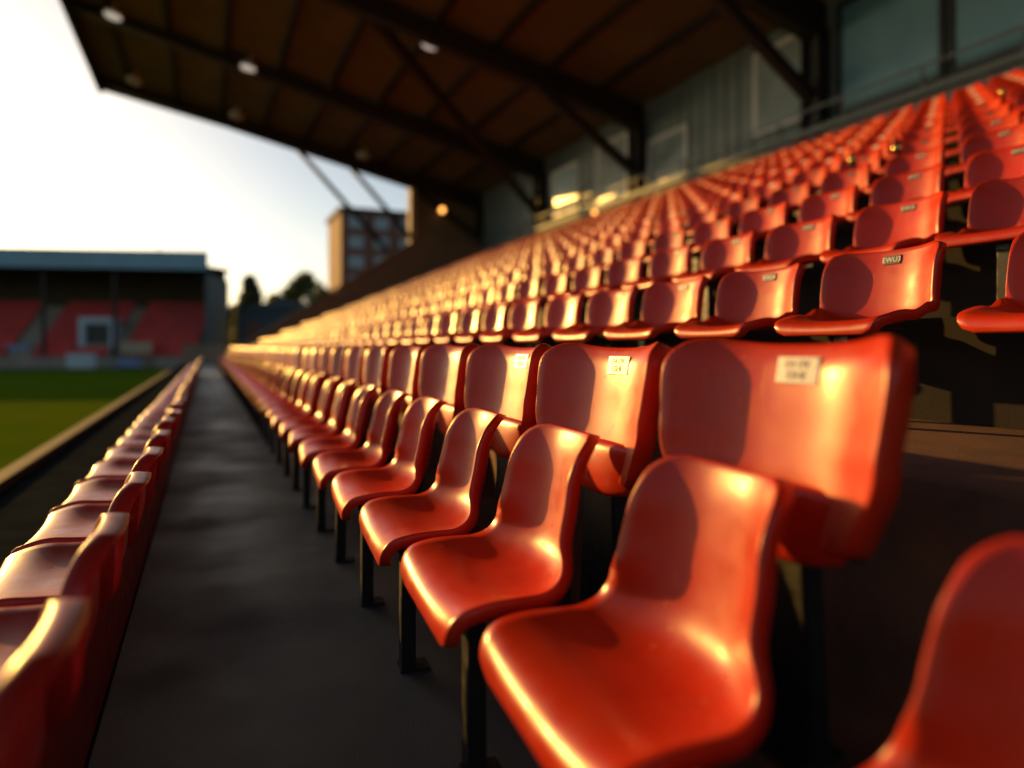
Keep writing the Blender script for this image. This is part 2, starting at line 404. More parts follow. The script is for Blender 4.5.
lg1 = leg_mesh(0.505); lg0 = leg_mesh(0.415, back=0.18); lg3 = leg_mesh(0.40, (-0.02,))
def post2():
    bm = bmesh.new()
    vs = box(bm, (0.315, -0.085, 0.0), (0.375, 0.085, 0.47), 0)
    for v in vs:
        if v.co.z < 0.1: v.co.y *= 1.25
    bmesh.ops.bevel(bm, geom=bm.edges[:], offset=0.006, segments=2, affect='EDGES')
    box(bm, (0.27, -0.11, 0.0), (0.41, 0.11, 0.012), 0, 0.003)
    box(bm, (0.332, -0.17, 0.43), (0.356, 0.17, 0.475), 0, 0.004)
    return tmesh('post', bm, [M['steel']])
ps2 = post2()
def hinge2(y):
    bm = bmesh.new(); tube(bm, (0.316, y-0.022, 0.475), (0.316, y+0.022, 0.475), 0.026, n=14)
    return tmesh('hinge', bm, [M['steel']])
hg2 = [hinge2(-0.205), hinge2(0.205)]

def surf_x(prof, z):
    for (x0, z0), (x1, z1) in zip(prof[-5:], prof[-4:]):
        if z0 <= z <= z1: return x0+(x1-x0)*(z-z0)/(z1-z0), math.atan2(x1-x0, z1-z0)
x2, l2 = surf_x(PROF2, 0.800); PF2 = plate_frame(x2-0.004, 0.800, l2) @ Matrix.Translation((0.02, 0, 0))
x3, l3 = surf_x(PROF3, 0.660); PF3 = plate_frame(x3-0.003, 0.660, l3)
pl2 = plate_mesh(0.115, 0.058, PF2, M['plate']); in2 = ink_mesh(['E4 UV', 'ESHE'], 0.026, 0.024, PF2, M['ink'])
pl3 = plate_mesh(0.080, 0.036, PF3, M['plate_dark']); in3 = [ink_mesh(['EWU%d' % q], 0.031, 0.0, PF3, M['ink_white']) for q in range(10)]

far1 = joined(PROF1, W1, G1, 16, 6, 0.055, 0.075, 0.045, 0.0, M['seat'], 0.505)
far0 = joined(PROF0, W0, G0, 16, 6, 0.055, 0.08, 0.042, 0.0, M['seat_old'], 0.415)
far3 = joined(PROF3, W3, G3, 14, 6, 0.045, 0.055, 0.040, 0.0, M['seat'], 0.40, PF3)
def _x2(bm):
    shell_bm(bm, PAN2, [(0, 0.17), (1, 0.20)], [(0, -0.03), (1, -0.02)], 6, 6, 0.03, 0.05, 0.02, 0.0)
far2 = joined(PROF2, W2, G2, 10, 8, 0.05, 0.09, 0.060, 0.0, M['seat'], 0.54, PF2, _x2)

# ------------------------------------------------------------------ rows of seats
PITCH = 0.69
def floor_k(k): return 0.85+0.425*k
SEATS = []   # (row, x_lip, y, z, rz)
for j in range(-1, 46): SEATS.append((0, -0.655, 1.30+PITCH*j, 0.0, 0.0))
for j in range(-1, 66): SEATS.append((1, 0.545, 1.18+PITCH*j-(0.05 if j < 0 else 0), 0.0, R(-5)))
for j in range(0, 50): SEATS.append((2, 0.80, 1.155+0.74*j, 0.30, 0.0))
NUP = 12
for k in range(NUP):
    for j in range(-4, 54):
        y = 2.02+PITCH*j-(0.09 if k == 0 and j < 0 else 0)
        if y < 38.3: SEATS.append((3+k, 2.19+k, y, floor_k(k), 0.0))

def info(s):
    r, x, y, z, rz = s
    c = (x+0.25, y, z+0.6)
    if depth(c) < 0.25: return None
    best = False
    for dx in (0, 0.42):
        for dy in (-0.24, 0.24):
            for dz in (0.35, 0.7):
                p = (x+dx, y+dy, z+dz)
                if depth(p) > 0.1:
                    a, b, d = proj(p)
                    if -8 < a < 1032 and -8 < b < 776: best = True
    return depth(c) if best else None
view = sorted([(info(s), s) for s in SEATS if info(s)], key=lambda t: t[0])
single = view[:300]
singles = {s for _, s in single}

ONES = ['zeroth','first','second','third','fourth','fifth','sixth','seventh','eighth','ninth','tenth','eleventh','twelfth','thirteenth','fourteenth','fifteenth','sixteenth','seventeenth','eighteenth','nineteenth']
TENS = ['','','twenty','thirty','forty','fifty','sixty']
def ordinal(n):
    if n < 20: return ONES[n]
    if n % 10 == 0: return TENS[n//10][:-1]+'ieth'
    return TENS[n//10]+'-'+ONES[n % 10]

UPTREE = {
 0: ('seat_shell', 'shell_seat', 'red shell seats left of the aisle'),
 1: ('seat_shell', 'shell_seat', 'red shell seats in the front row right of the aisle'),
 2: ('backrest', 'folding_seat', 'wide red folding seats behind the front row'),
}
count = {}
for d, s in sorted(single, key=lambda t: (t[1][0], t[1][2])):
    r, x, y, z, rz = s
    n = count[r] = count.get(r, 0)+1
    o = ordinal(n)
    near = d < (7.5 if r < 3 else 8.5)
    hi = d < 4.2
    nm = 'folding_seat' if r == 2 else 'shell_seat'
    if r == 0: lab = f'dark red seat facing the pitch left of the aisle, {o} from the near end'
    elif r == 1: lab = f'red shell seat in the front row right of the aisle, {o} from camera'
    elif r == 2: lab = f'wide red folding seat in the second row right of aisle, {o} from camera'
    else: lab = f'red seat in {ordinal(r)} terrace row up from the aisle, {o} from right edge'
    grp = UPTREE[r][2] if r < 3 else 'red shell seats on the upper terrace'
    jit = random.uniform(-1, 1)
    if not near:
        t = me_obj(nm, [far0, far1, far2, far3][min(r, 3)])
        t.location = (x, y, z); t.rotation_euler = (0, 0, 0)
    else:
        t = empty(nm, (x, y, z))
    if r == 0:                       # faces the pitch as well: same way round as the others
        t.location = (x, y, z)
    t.rotation_euler = (0, R(0.8)*random.uniform(-1, 1), rz+R(1.3)*jit)
    if rz:                           # turn about the middle of the pan
        c, sn = math.cos(rz), math.sin(rz)
        t.location = (x+0.2-0.2*c, y-0.2*sn, z)
    tag(t, lab, 'seat', grp)
    if near:
        if r == 2:
            me_obj('backrest', bk2 if hi else bk2m, t); me_obj('seat_pan', pn2, t)
            me_obj('post', ps2, t)
            for h in hg2: me_obj('hinge', h, t)
            p = me_obj('number_plate', pl2, t); me_obj('lettering', in2, p)
        else:
            a, b, l = {0: (sh0, sh0m, lg0), 1: (sh1, sh1m, lg1)}.get(r, (sh3, sh3m, lg3))
            me_obj('seat_shell', a if hi else b, t)
            me_obj('leg', l, t)
            if r >= 3:
                p = me_obj('number_plate', pl3, t)
                if d < 6.5: me_obj('lettering', in3[(n+(1 if r == 3 else r)) % 10], p)

# everything beyond the three hundred: one mass of far seats
def mass():
    verts = []; faces = []; mi = []
    mats = [M['seat'], M['steel'], M['plate'], M['seat_old']]
    for s in SEATS:
        if s in singles: continue
        r, x, y, z, rz = s
        if r < 3 and y < 1.0: continue
        me = [far0, far1, far2, far3][min(r, 3)]
        mt = Matrix.Translation((x, y, z)) @ Matrix.Translation((0.2, 0, 0)) @ Matrix.Rotation(rz+R(0.9)*random.uniform(-1, 1), 4, 'Z') @ Matrix.Translation((-0.2, 0, 0))
        o = len(verts)
        verts += [mt @ v.co for v in me.vertices]
        for p in me.polygons:
            faces.append([o+i for i in p.vertices]); mi.append(3 if (r == 0 and p.material_index == 0) else p.material_index)
    me = bpy.data.meshes.new('distant_seats'); me.from_pydata([tuple(v) for v in verts], [], faces)
    for m in mats: me.materials.append(m)
    me.polygons.foreach_set('material_index', mi)
    me.polygons.foreach_set('use_smooth', [True]*len(mi)); me.update()
    o = me_obj('distant_seats', me)
    tag(o, 'mass of blurred red seats filling the far end of the terrace rows', 'seats', kind='stuff')
mass()

# ------------------------------------------------------------------ ground, aisle, terrace, pitch
def sheet(name, x0, y0, x1, y1, z, m):
    bm = bmesh.new()
    bm.faces.new([bm.verts.new(p) for p in ((x0,y0,z),(x1,y0,z),(x1,y1,z),(x0,y1,z))])
    return tag(mesh_obj(name, bm, m), kind='structure')
sheet('ground', -900, -900, 900, 1500, -1.06, M['soil'])
sheet('pitch', -95, -30, -1.2, 76, -1.0, M['grass'])
bm = bmesh.new(); box(bm, (-0.30, -8, -1.04), (1.10, 62, 0.0)); tag(mesh_obj('walkway', bm, M['asphalt']), kind='structure')
bm = bmesh.new(); box(bm, (-1.50, -8, -1.04), (-0.302, 62, -0.004)); tag(mesh_obj('track', bm, M['track']), kind='structure')
bm = bmesh.new(); box(bm, (-1.66, -8, -1.04), (-1.502, 62, 0.075), 0, 0.012); tag(mesh_obj('kerb', bm, M['kerb']), kind='structure')
poly = [(1.05, -0.9), (1.05, 0.30), (1.50, 0.30), (1.50, 0.85)]
for k in range(NUP):
    xr = 2.74+k
    poly.append((xr, floor_k(k)))
    if k < NUP-1: poly.append((xr, floor_k(k+1)))
poly += [(15.7, floor_k(NUP-1)), (15.7, -0.9)]
# step profile is convex-free: build it as strips
bm = bmesh.new()
Y0, Y1 = -8, 38.9
top = poly[1:-1]
for (xa, za), (xb, zb) in zip(top, top[1:]):
    n = 1
    bm.faces.new([bm.verts.new(p) for p in ((xa, Y0, za), (xb, Y0, zb), (xb, Y1, zb), (xa, Y1, za))])
bm.faces.new([bm.verts.new(p) for p in ((1.05, Y0, -0.9), (1.05, Y0, 0.30), (1.05, Y1, 0.30), (1.05, Y1, -0.9))])
bmesh.ops.remove_doubles(bm, verts=bm.verts[:], dist=1e-4)
bm.normal_update()
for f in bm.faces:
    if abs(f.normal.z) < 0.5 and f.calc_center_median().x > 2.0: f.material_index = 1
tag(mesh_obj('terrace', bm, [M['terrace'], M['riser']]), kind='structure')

bm = bmesh.new(); box(bm, (-0.335, -2.0, 0.0), (-0.310, 31.5, 0.40), 0, 0.003)  # board added to keep low sun off the aisle floor
for k in range(24): box(bm, (-0.37, -1.6+1.38*k, 0.0), (-0.338, -1.55+1.38*k, 0.34))
tag(mesh_obj('sun_block_board', bm, M['sun_block']), 'long low dark red board added to block sun under the seats left of the aisle', 'board')
# low wall across the far end of the walkway
bm = bmesh.new(); box(bm, (-1.45, 50.0, 0.0), (1.0, 50.25, 1.25)); box(bm, (-1.5, 49.95, 1.25), (1.05, 50.3, 1.34))
tag(mesh_obj('barrier_wall', bm, M['far_con']), 'low grey wall closing the far end of the aisle', 'wall')

# ------------------------------------------------------------------ roof
RX0, RX1 = -4.85, 15.9
def roof_z(x): return 14.85-0.20*(x+5.4)
RY0, RY1 = -14.0, 41.0
roof = empty('stand_roof', (5, 13, roof_z(5)))
tag(roof, 'dark pitched stand roof over the terrace, brown lining between black steel beams', 'roof')
def rp(bm): bmesh.ops.translate(bm, verts=bm.verts[:], vec=-Vector(roof.location))
bm = bmesh.new(); prism(bm, [(RX0, roof_z(RX0)), (RX1, roof_z(RX1)), (RX1, roof_z(RX1)+0.12), (RX0, roof_z(RX0)+0.12)], RY0, RY1); rp(bm)
mesh_obj('roof_lining', bm, M['soffit'], roof)
bm = bmesh.new()
prism(bm, [(RX0-0.25, roof_z(RX0)-0.55), (RX0-0.003, roof_z(RX0)-0.55), (RX0-0.003, roof_z(RX0)+0.2), (RX0-0.25, roof_z(RX0)+0.2)], RY0, RY1+0.3); rp(bm)
mesh_obj('fascia', bm, M['beam'], roof)
bm = bmesh.new()
prism(bm, [(RX0, roof_z(RX0)-0.45), (RX1, roof_z(RX1)-0.45), (RX1, roof_z(RX1)+0.2), (RX0, roof_z(RX0)+0.2)], RY1+0.003, RY1+0.3); rp(bm)
mesh_obj('fascia', bm, M['beam'], roof)
COLY = [40.4, 31.7, 23.0, 14.3, 5.6, -3.1]
for y in COLY:
    bm = bmesh.new()
    w = 0.46
    prism(bm, [(RX0, roof_z(RX0)-0.45), (15.45, roof_z(15.45)-1.15), (15.45, roof_z(15.45)-0.19), (RX0, roof_z(RX0)-0.19)], y-w/2, y+w/2); rp(bm)
    mesh_obj('beam', bm, M['beam'], roof)
x = RX0+1.3
while x < 15.2:
    bm = bmesh.new()
    prism(bm, [(x-0.10, roof_z(x-0.10)-0.18), (x+0.10, roof_z(x+0.10)-0.18), (x+0.10, roof_z(x+0.10)-0.003), (x-0.10, roof_z(x-0.10)-0.003)], RY0, RY1); rp(bm)
    mesh_obj('purlin', bm, M['beam'], roof)
    x += 2.15

# columns with knee braces
for i, y in enumerate(COLY[:5]):
    c = empty('roof_column', (15.3, y, floor_k(NUP-1)))
    lab = ['black steel column in the far corner of the back wall',
           'black steel column behind the terrace with long brace and lamp beside its foot',
           'black steel column with knee brace left of the framed window',
           'black steel column with knee brace between framed window and large blue panes',
           'black steel column on the back wall beyond the right edge'][i]
    tag(c, lab, 'column', 'steel columns along the back wall')
    bm = bmesh.new()
    zt = roof_z(15.3)-0.9-c.location.z
    box(bm, (-0.22, -0.30, 0), (0.20, -0.24, zt)); box(bm, (-0.22, 0.24, 0), (0.20, 0.30, zt)); box(bm, (-0.04, -0.239, 0), (0.04, 0.239, zt))
    mesh_obj('post', bm, M['beam'], c)
    bm = bmesh.new()
    a = Vector((-0.2, 0, 8.0-c.location.z))
    if i == 1: b = Vector((4.6, 23.2, roof_z(4.6)-0.25))-c.location
    else: b = Vector((10.2, y, roof_z(10.2)-0.45))-c.location
    bar(bm, a, b, 0.28, 0.32)
    mesh_obj('brace', bm, M['beam'], c)

# ceiling lights
nl = 0
LL = ['ceiling light nearest the front corner of the dark roof', 'bright round ceiling light in the second bay of the roof', 'round ceiling light at the top centre beside the long brace',
      'round ceiling light in the middle of the far roof bay', 'dim ceiling light close to the far roof edge, leftmost', 'dim ceiling light close to the far roof edge, middle', 'dim ceiling light close to the far roof edge, rightmost']
for (px, py), lab in zip([(113,16),(248,68),(430,45),(389,121),(134,82),(236,117),(363,157)], LL):
    n = (0.20, 0, 1); p = on_plane(px, py, n, (RX0, 0, roof_z(RX0)-0.62))
    t = empty('ceiling_light', tuple(p)); t.rotation_euler = (0, math.atan(0.2), 0)
    tag(t, lab, 'light', 'round lights under the roof')
    bm = bmesh.new(); tube(bm, (0,0,0.0), (0,0,0.16), 0.34, 0.30, 20); tube(bm, (0,0,0.155), (0,0,0.60), 0.05, n=8); mesh_obj('housing', bm, M['frame'], t)
    bm = bmesh.new(); tube(bm, (0,0,-0.05), (0,0,-0.002), 0.27, 0.30, 20); mesh_obj('lens', bm, M['lamp_soft'] if not lab.startswith('dim') else M['plate'], t)

# ------------------------------------------------------------------ back wall
bw = empty('back_wall', (15.5, 14, floor_k(NUP-1)))
tag(bw, 'grey green clad wall with windows behind the top terrace row', 'wall')
O = -Vector(bw.location)
def wpart(name, boxes, m, parent=bw, bevel=0):
    bm = bmesh.new()
    for lo, hi in boxes: box(bm, lo, hi, 0, bevel)
    bmesh.ops.translate(bm, verts=bm.verts[:], vec=O)
    return mesh_obj(name, bm, m, parent)
ZB = floor_k(NUP-1)
wpart('plinth', [((15.2, -12, ZB), (15.75, 40.5, 6.95))], M['ledge'])
wpart('ledge', [((15.05, -12, 6.953), (15.75, 40.5, 7.12))], M['ledge'])
wpart('cladding', [((15.6, -12, 7.123), (15.8, 40.5, 10.62))], M['panel'])
# upright cladding seams
y = -11.5
seams = []
while y < 40.3:
    seams.append(((15.56, y-0.03, 7.123), (15.597, y+0.03, 10.6))); y += 0.62
wpart('cladding_rib', seams, M['panel'])
bm = bmesh.new()
bar(bm, (15.1, -12, 7.62), (15.1, 40.4, 7.62), 0.06)
yy = -11
while yy < 40: bar(bm, (15.1, yy, 7.12), (15.1, yy, 7.60), 0.05); yy += 2.2
bmesh.ops.translate(bm, verts=bm.verts[:], vec=O); mesh_obj('guard_rail', bm, M['ledge'], bw)
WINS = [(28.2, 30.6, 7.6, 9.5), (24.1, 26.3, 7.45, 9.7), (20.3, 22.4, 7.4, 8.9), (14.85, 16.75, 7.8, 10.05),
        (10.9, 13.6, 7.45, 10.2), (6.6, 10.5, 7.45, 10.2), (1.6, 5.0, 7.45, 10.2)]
for y0, y1, z0, z1 in WINS:
    w = wpart('window', [((15.50, y0-0.15, z0-0.15), (15.553, y1+0.15, z0)), ((15.50, y0-0.15, z1), (15.553, y1+0.15, z1+0.15)),
                         ((15.50, y0-0.15, z0), (15.553, y0, z1)), ((15.50, y1, z0), (15.553, y1+0.15, z1))], M['frame'] if y0 > 14 else M['beam'])
    wpart('pane', [((15.525, y0, z0), (15.548, y1, z1))], M['pane_bright'] if 14 < y0 < 27 else M['glass'], w)

# lamps on the walls
for (px, py, plane, lab) in [(442, 210, 'end', 'small glowing orange lamp on the far end wall'),
                             (533, 207, 'back', 'glowing yellow lamp beside the black column on the back wall'),
                             (596, 211, 'back', 'dimmer glowing lamp on the back wall above the top row')]:
    p = on_plane(px, py, (0, 1, 0), (0, 40.3, 0)) if plane == 'end' else on_plane(px, py, (1, 0, 0), (15.25, 0, 0))
    t = empty('wall_lamp', tuple(p)); tag(t, lab, 'lamp', 'small lamps on the stand walls')
    bm = bmesh.new(); sphere(bm, (0, 0, 0), 0.17); mesh_obj('globe', bm, M['lamp'], t)
    bm = bmesh.new()
    if plane == 'end': bar(bm, (0, 0.16, 0), (0, 0.22, 0), 0.05)
    else: bar(bm, (0.16, 0, 0), (0.34, 0, 0), 0.05)
    mesh_obj('bracket', bm, M['beam'], t)

# ------------------------------------------------------------------ end wall, parapet, struts
pz = lambda x: 0.74+0.66*(x-1.2)
bm = bmesh.new()
xs = [1.2, 11.0]
prism(bm, [(1.2, -1.0), (15.7, -1.0), (15.7, pz(11.0)), (11.0, pz(11.0)), (1.2, pz(1.2))], 39.0, 39.3)
pw = tag(mesh_obj('parapet_wall', bm, M['parapet']), 'brown wall rising beside the terrace steps at their far end', 'wall')
bm = bmesh.new()
prism(bm, [(1.1, pz(1.2)+0.003), (11.0, pz(11.0)+0.003), (11.0, pz(11.0)+0.14), (1.1, pz(1.2)+0.14)], 38.93, 39.37)
mesh_obj('coping', bm, M['kerb'], pw)
bm = bmesh.new(); box(bm, (11.35, 40.5, 5.0), (15.7, 40.8, 11.0))
ew = tag(mesh_obj('end_wall', bm, M['endwall']), 'dark brown wall closing the roof end with an orange lamp', 'wall')
bm = bmesh.new(); box(bm, (11.0, 40.2, 6.0), (11.345, 40.85, 10.9)); mesh_obj('corner_pier', bm, M['cream'], ew)
for (a, b, lab) in [((4.5, 12.45), (9.4, 6.6), 'long thin strut under the far roof edge, left of the pair'),
                    ((7.3, 11.9), (10.8, 7.4), 'short thin strut under the far roof edge, right of the pair')]:
    bm = bmesh.new(); tube(bm, (a[0], 40.9, a[1]), (b[0], 39.2, b[1]), 0.14); 
    tag(mesh_obj('raking_strut', bm, M['galv']), lab, 'strut', 'struts under the far roof edge')

# brass-topped rail posts among the seats
for (px, py, k, lab) in [(897, 148, 4, 'post with brass knob among the upper seats, nearer of two'), (853, 160, 4, 'post with brass knob among the upper seats, farther of two'), (1003, 92, 8, 'post with brass knob near the top right seats')]:
    X = 2.19+k-0.25
    p = on_plane(px, py, (1, 0, 0), (X, 0, 0))
    t = empty('rail_post', (X, p.y, floor_k(k))); tag(t, lab, 'post', 'rail posts among the upper seats')
    h = p.z-floor_k(k)
    bm = bmesh.new(); tube(bm, (0,0,0), (0,0,h-0.03), 0.022, n=12); mesh_obj('post', bm, M['steel'], t)
    bm = bmesh.new(); sphere(bm, (0,0,h), 0.05, seg=18); mesh_obj('knob', bm, M['brass'], t)

# ------------------------------------------------------------------ far stand across the pitch end
ang = -R(14)
P0 = at_depth(207, 347, 73); P0.z = -1.0
fs = empty('far_stand', tuple(P0), ang)
tag(fs, 'low covered stand of red seats across the far end of the pitch', 'stand')
# local: x to the left is negative; y is away from the camera; z up
W = 46.0
def fpart(name, boxes, m, parent=fs):
    bm = bmesh.new()
    for lo, hi in boxes: box(bm, lo, hi)
    return mesh_obj(name, bm, m, parent)
NR = 15
def tier_z(y): return 0.9+(y-0.8)*0.47
bm = bmesh.new()
pts = [(0.6, 0.0), (0.6, 0.9)]
prof = []
for r in range(NR):
    y = 0.6+0.58*r
    prof += [(y, 0.5+0.40*r), (y, 0.9+0.40*r), ]
prof += [(0.6+0.58*NR, 0.9+0.40*(NR-1))]
prof = [(0.6, 0.0)]+prof[1:]
for (ya, za), (yb, zb) in zip(prof, prof[1:]):
    bm.faces.new([bm.verts.new(p) for p in ((-W, ya, za), (-0.9, ya, za), (-0.9, yb, zb), (-W, yb, zb))])
bmesh.ops.remove_doubles(bm, verts=bm.verts[:], dist=1e-4)
mesh_obj('terracing', bm, M['far_con'], fs)
fpart('rear_wall', [((-W, 9.4, 0), (-0.3, 9.7, 11.0))], M['far_dark'])
fpart('side_wall', [((-0.3, 0.4, 0), (0.0, 9.7, 9.9))], M['far_side'])
fpart('side_wall', [((-W-0.3, 0.4, 0), (-W, 9.7, 9.9))], M['far_side'])
bm = bmesh.new()
v = [bm.verts.new(p) for p in ((-W-0.5, -0.2, 10.3), (0.15, -0.2, 10.3), (0.15, 10.0, 11.0), (-W-0.5, 10.0, 11.0), (-W-0.5, -0.2, 10.6), (0.15, -0.2, 10.6), (0.15, 10.0, 11.3), (-W-0.5, 10.0, 11.3))]
for q in ((0,1,2,3),(4,5,6,7),(0,1,5,4),(1,2,6,5),(2,3,7,6),(3,0,4,7)): bm.faces.new([v[i] for i in q])
mesh_obj('roof', bm, M['far_dark'], fs)
fpart('fascia', [((-W-0.5, -0.45, 10.15), (0.15, -0.203, 12.05))], M['far_roof'])
for xc in (-9.3, -16.0, -24.0, -32, -40):
    fpart('column', [((xc-0.16, 0.9, 1.0), (xc+0.16, 1.2, 10.3)), ], M['beam'])
stairx = [(-10.0, -8.9), (-19.2, -17.4), (-30, -28.6), (-40, -38.8)]
# stairs climb towards the back
for x0, x1 in stairx:
    fpart('stairway', [((x0, 0.6+0.58*r, 0.9+0.40*r), (x1, 0.6+0.58*(r+0.5), 1.10+0.40*r)) for r in range(NR)], M['far_con'])
tn = fpart('tunnel_block', [((-13.4, 2.6, 1.2), (-12.8, 4.6, 4.6)), ((-10.4, 2.6, 1.2), (-9.9, 4.6, 4.6)), ((-13.4, 2.6, 4.603), (-9.9, 4.6, 5.3))], M['white'])
fpart('opening', [((-12.8, 3.2, 1.9), (-10.4, 4.5, 4.6))], M['plate_dark'], tn)
fpart('front_wall', [((-W, 0.2, 0), (-0.3, 0.5, 1.1))], M['far_con'])
# its seats: far too many to tell apart
vs = []; fc = []
mt = Matrix.Translation(P0) @ Matrix.Rotation(ang, 4, 'Z')
for r in range(NR):
    y = 0.6+0.58*r; z = 0.9+0.40*r
    x = -1.8
    while x > -W+0.5:
        ok = not any(a-0.3 < x < b+0.3 for a, b in stairx) and not (2 <= r <= 7 and -13.7 < x < -9.7)
        if ok:
            o = len(vs)
            for p in ((-.22, .14, .42), (.22, .14, .42), (.22, .48, .42), (-.22, .48, .42), (-.22, .54, .85), (.22, .54, .85)):
                vs.append(tuple(mt @ Vector((x+p[0], y+p[1]-0.1, z+p[2]))))
            for p in ((-.22, .14, .34), (.22, .14, .34), (.22, .52, .34), (-.22, .52, .34), (-.22, .59, .85), (.22, .59, .85)):
                vs.append(tuple(mt @ Vector((x+p[0], y+p[1]-0.1, z+p[2]))))
            for q in ((0,1,2,3), (3,2,5,4), (6,7,1,0), (9,8,11,10)[::-1], (0,3,9,6), (1,7,8,2), (4,5,11,10)): fc.append([o+i for i in q])
        x -= 0.5
me = bpy.data.meshes.new('far_stand_seats'); me.from_pydata(vs, [], fc); me.materials.append(M['far_seat']); me.update()
tag(me_obj('far_stand_seats', me), 'blocks of tiny red seats inside the far stand', 'seats', kind='stuff')
# things on the far touchline
def ground_box(px0, px1, py0, py1, d, name, lab, cat, m, grp=None, mb=None):
    a = at_depth(px0, py1, d); b = at_depth(px1, py0, d)
    w = (b-a).dot(LAT); h = b.z+1.0
    t = empty(name, (a.x, a.y, -1.0), -TH); tag(t, lab, cat, grp)
    bm = bmesh.new(); box(bm, (0, 0, 0.12), (w, 0.9, h), 0, 0.05); mesh_obj('body', bm, m, t)
    bm = bmesh.new(); box(bm, (0.06, 0.06, 0), (w-0.06, 0.84, 0.117)); mesh_obj('base', bm, M['steel'], t)
    bm = bmesh.new(); box(bm, (-0.05, -0.05, h+0.003), (w+0.05, 0.95, h+0.08)); mesh_obj('lid', bm, M['far_con'] if mb is None else mb, t)
ground_box(66, 91, 354, 373, 66, 'equipment_box', 'pale blue-white box at the edge of the grass before the far stand', 'box', M['white'], None, M['white'])
ground_box(116, 136, 358, 370, 69, 'equipment_box', 'small blue box on the far touchline right of the pale one', 'box', M['blue'])
def board(px0, px1, py0, py1, lx, m, lab):
    t = empty('notice_board', tuple(at_depth(px0, py1, 71.5)), ang); tag(t, lab, 'board', 'boards in the far stand')
    w = (px1-px0)*71.5/F; h = (py1-py0)*71.5/F
    bm = bmesh.new(); box(bm, (0, 0, 0), (w, 0.06, h)); mesh_obj('panel', bm, m, t)
    z = -1.0-t.location.z
    for x in (0.15, w-0.15):
        bm = bmesh.new(); bar(bm, (x, 0.1, z), (x, 0.1, h*0.9), 0.07); mesh_obj('post', bm, M['steel'], t)
board(4, 27, 345, 358, 0, M['blue'], 'blue board low in the left block of the far stand')
board(121, 150, 342, 354, 0, M['cream'], 'pale cream board low in the right block of the far stand')
# antenna on the far roof
p = at_depth(159, 249, 80)
t = empty('aerial_mast', (p.x, p.y, p.z-0.6)); tag(t, 'thin aerial standing above the far stand roof', 'aerial')
bm = bmesh.new(); tube(bm, (0,0,-0.5), (0,0,2.7), 0.07); mesh_obj('mast', bm, M['galv'], t)
bm = bmesh.new(); tube(bm, (-0.5,0,2.2), (0.5,0,2.2), 0.04); tube(bm, (-0.35,0,1.8), (0.35,0,1.8), 0.04); mesh_obj('crossbar', bm, M['galv'], t)

# ------------------------------------------------------------------ beyond: brick block, trees, shed
p = at_depth(341, 347, 105); p.z = -1.0
bb = empty('brick_building', tuple(p), -TH+R(30)+R(2))
bb.rotation_euler = (0, 0, R(0))
tag(bb, 'tall brick apartment block behind the terrace end, sunlit on its left', 'building')
bh = 22.5; bwid = 12.5
bm = bmesh.new(); box(bm, (0, 0, 0), (bwid, 12, bh)); mesh_obj('wall', bm, M['brick'], bb)
bm = bmesh.new(); box(bm, (-0.35, -0.35, bh+0.003), (bwid+0.35, 12.35, bh+0.7)); mesh_obj('roof', bm, M['far_dark'], bb)
for fl in range(7):
    for c in range(3):
        x = 1.2+c*3.9; z = 2.2+fl*3.0
        bm = bmesh.new()
        box(bm, (x-0.1, -0.12, z-0.1), (x+2.2, -0.003, z)); box(bm, (x-0.1, -0.12, z+1.7), (x+2.2, -0.003, z+1.8))
        box(bm, (x-0.1, -0.12, z), (x, -0.003, z+1.7)); box(bm, (x+2.1, -0.12, z), (x+2.2, -0.003, z+1.7))
        w = mesh_obj('window', bm, M['far_con'], bb)
        bm = bmesh.new(); box(bm, (x, -0.06, z), (x+2.1, -0.004, z+1.7)); mesh_obj('pane', bm, M['pane_far'], w)

def tree(px, base_d, height, width, lab, leafm, shape, seed):
    rnd = random.Random(seed)
    p = at_depth(px, 347, base_d); p.z = -1.05
    t = empty('tree', tuple(p)); tag(t, lab, 'tree', 'trees beyond the far corner')
    bm = bmesh.new()
    tube(bm, (0,0,0), (0.1,0.05,height*0.45), 0.35, 0.2, 9)
    for k in range(7):
        a = rnd.uniform(0, 6.28); z = height*rnd.uniform(0.28, 0.5)
        tube(bm, (0.05, 0, z), (math.cos(a)*width*0.3, math.sin(a)*width*0.3, z+height*0.25), 0.12, 0.04, 6)
    tube(bm, (0.1,0.05,height*0.45), (0,0.1,height*0.85), 0.2, 0.05, 7)
    mesh_obj('trunk', bm, M['bark'], t)
    bm = bmesh.new()
    clumps = []
    for k in range(90):
        u = rnd.random()
        z = height*(0.26+0.70*u)
        prof = {'cone': (1.05-u)*0.95, 'round': math.sin(math.pi*min(0.97, 0.14+u*0.84))}[shape]
        a = rnd.uniform(0, 6.28); rr = width/2*prof*math.sqrt(rnd.random())
        clumps.append((Vector((math.cos(a)*rr, math.sin(a)*rr, z)), rnd.uniform(0.5, 1.0)*width*0.14))
    for c, r in clumps:
        for k in range(70):
            v = Vector((rnd.gauss(0, 1), rnd.gauss(0, 1), rnd.gauss(0, 0.8))).normalized()*r*rnd.random()**0.4
            q = c+v; s = rnd.uniform(0.22, 0.42)
            a = Vector((rnd.gauss(0, 1), rnd.gauss(0, 1), rnd.gauss(0, 1))).normalized(); b = a.orthogonal().normalized(); cc = a.cross(b)
            bm.faces.new([bm.verts.new(q+w) for w in (b*s, cc*s*0.6, -b*s, -cc*s*0.6)])
    mesh_obj('crown', bm, leafm, t)
tree(250, 98, 12.6, 6.5, 'tall uneven tree rising just right of the far stand', M['leaf_dark'], 'cone', 3)
tree(276, 112, 10.5, 8.0, 'low pale tree in the gap between two darker trees', M['leaf'], 'round', 5)
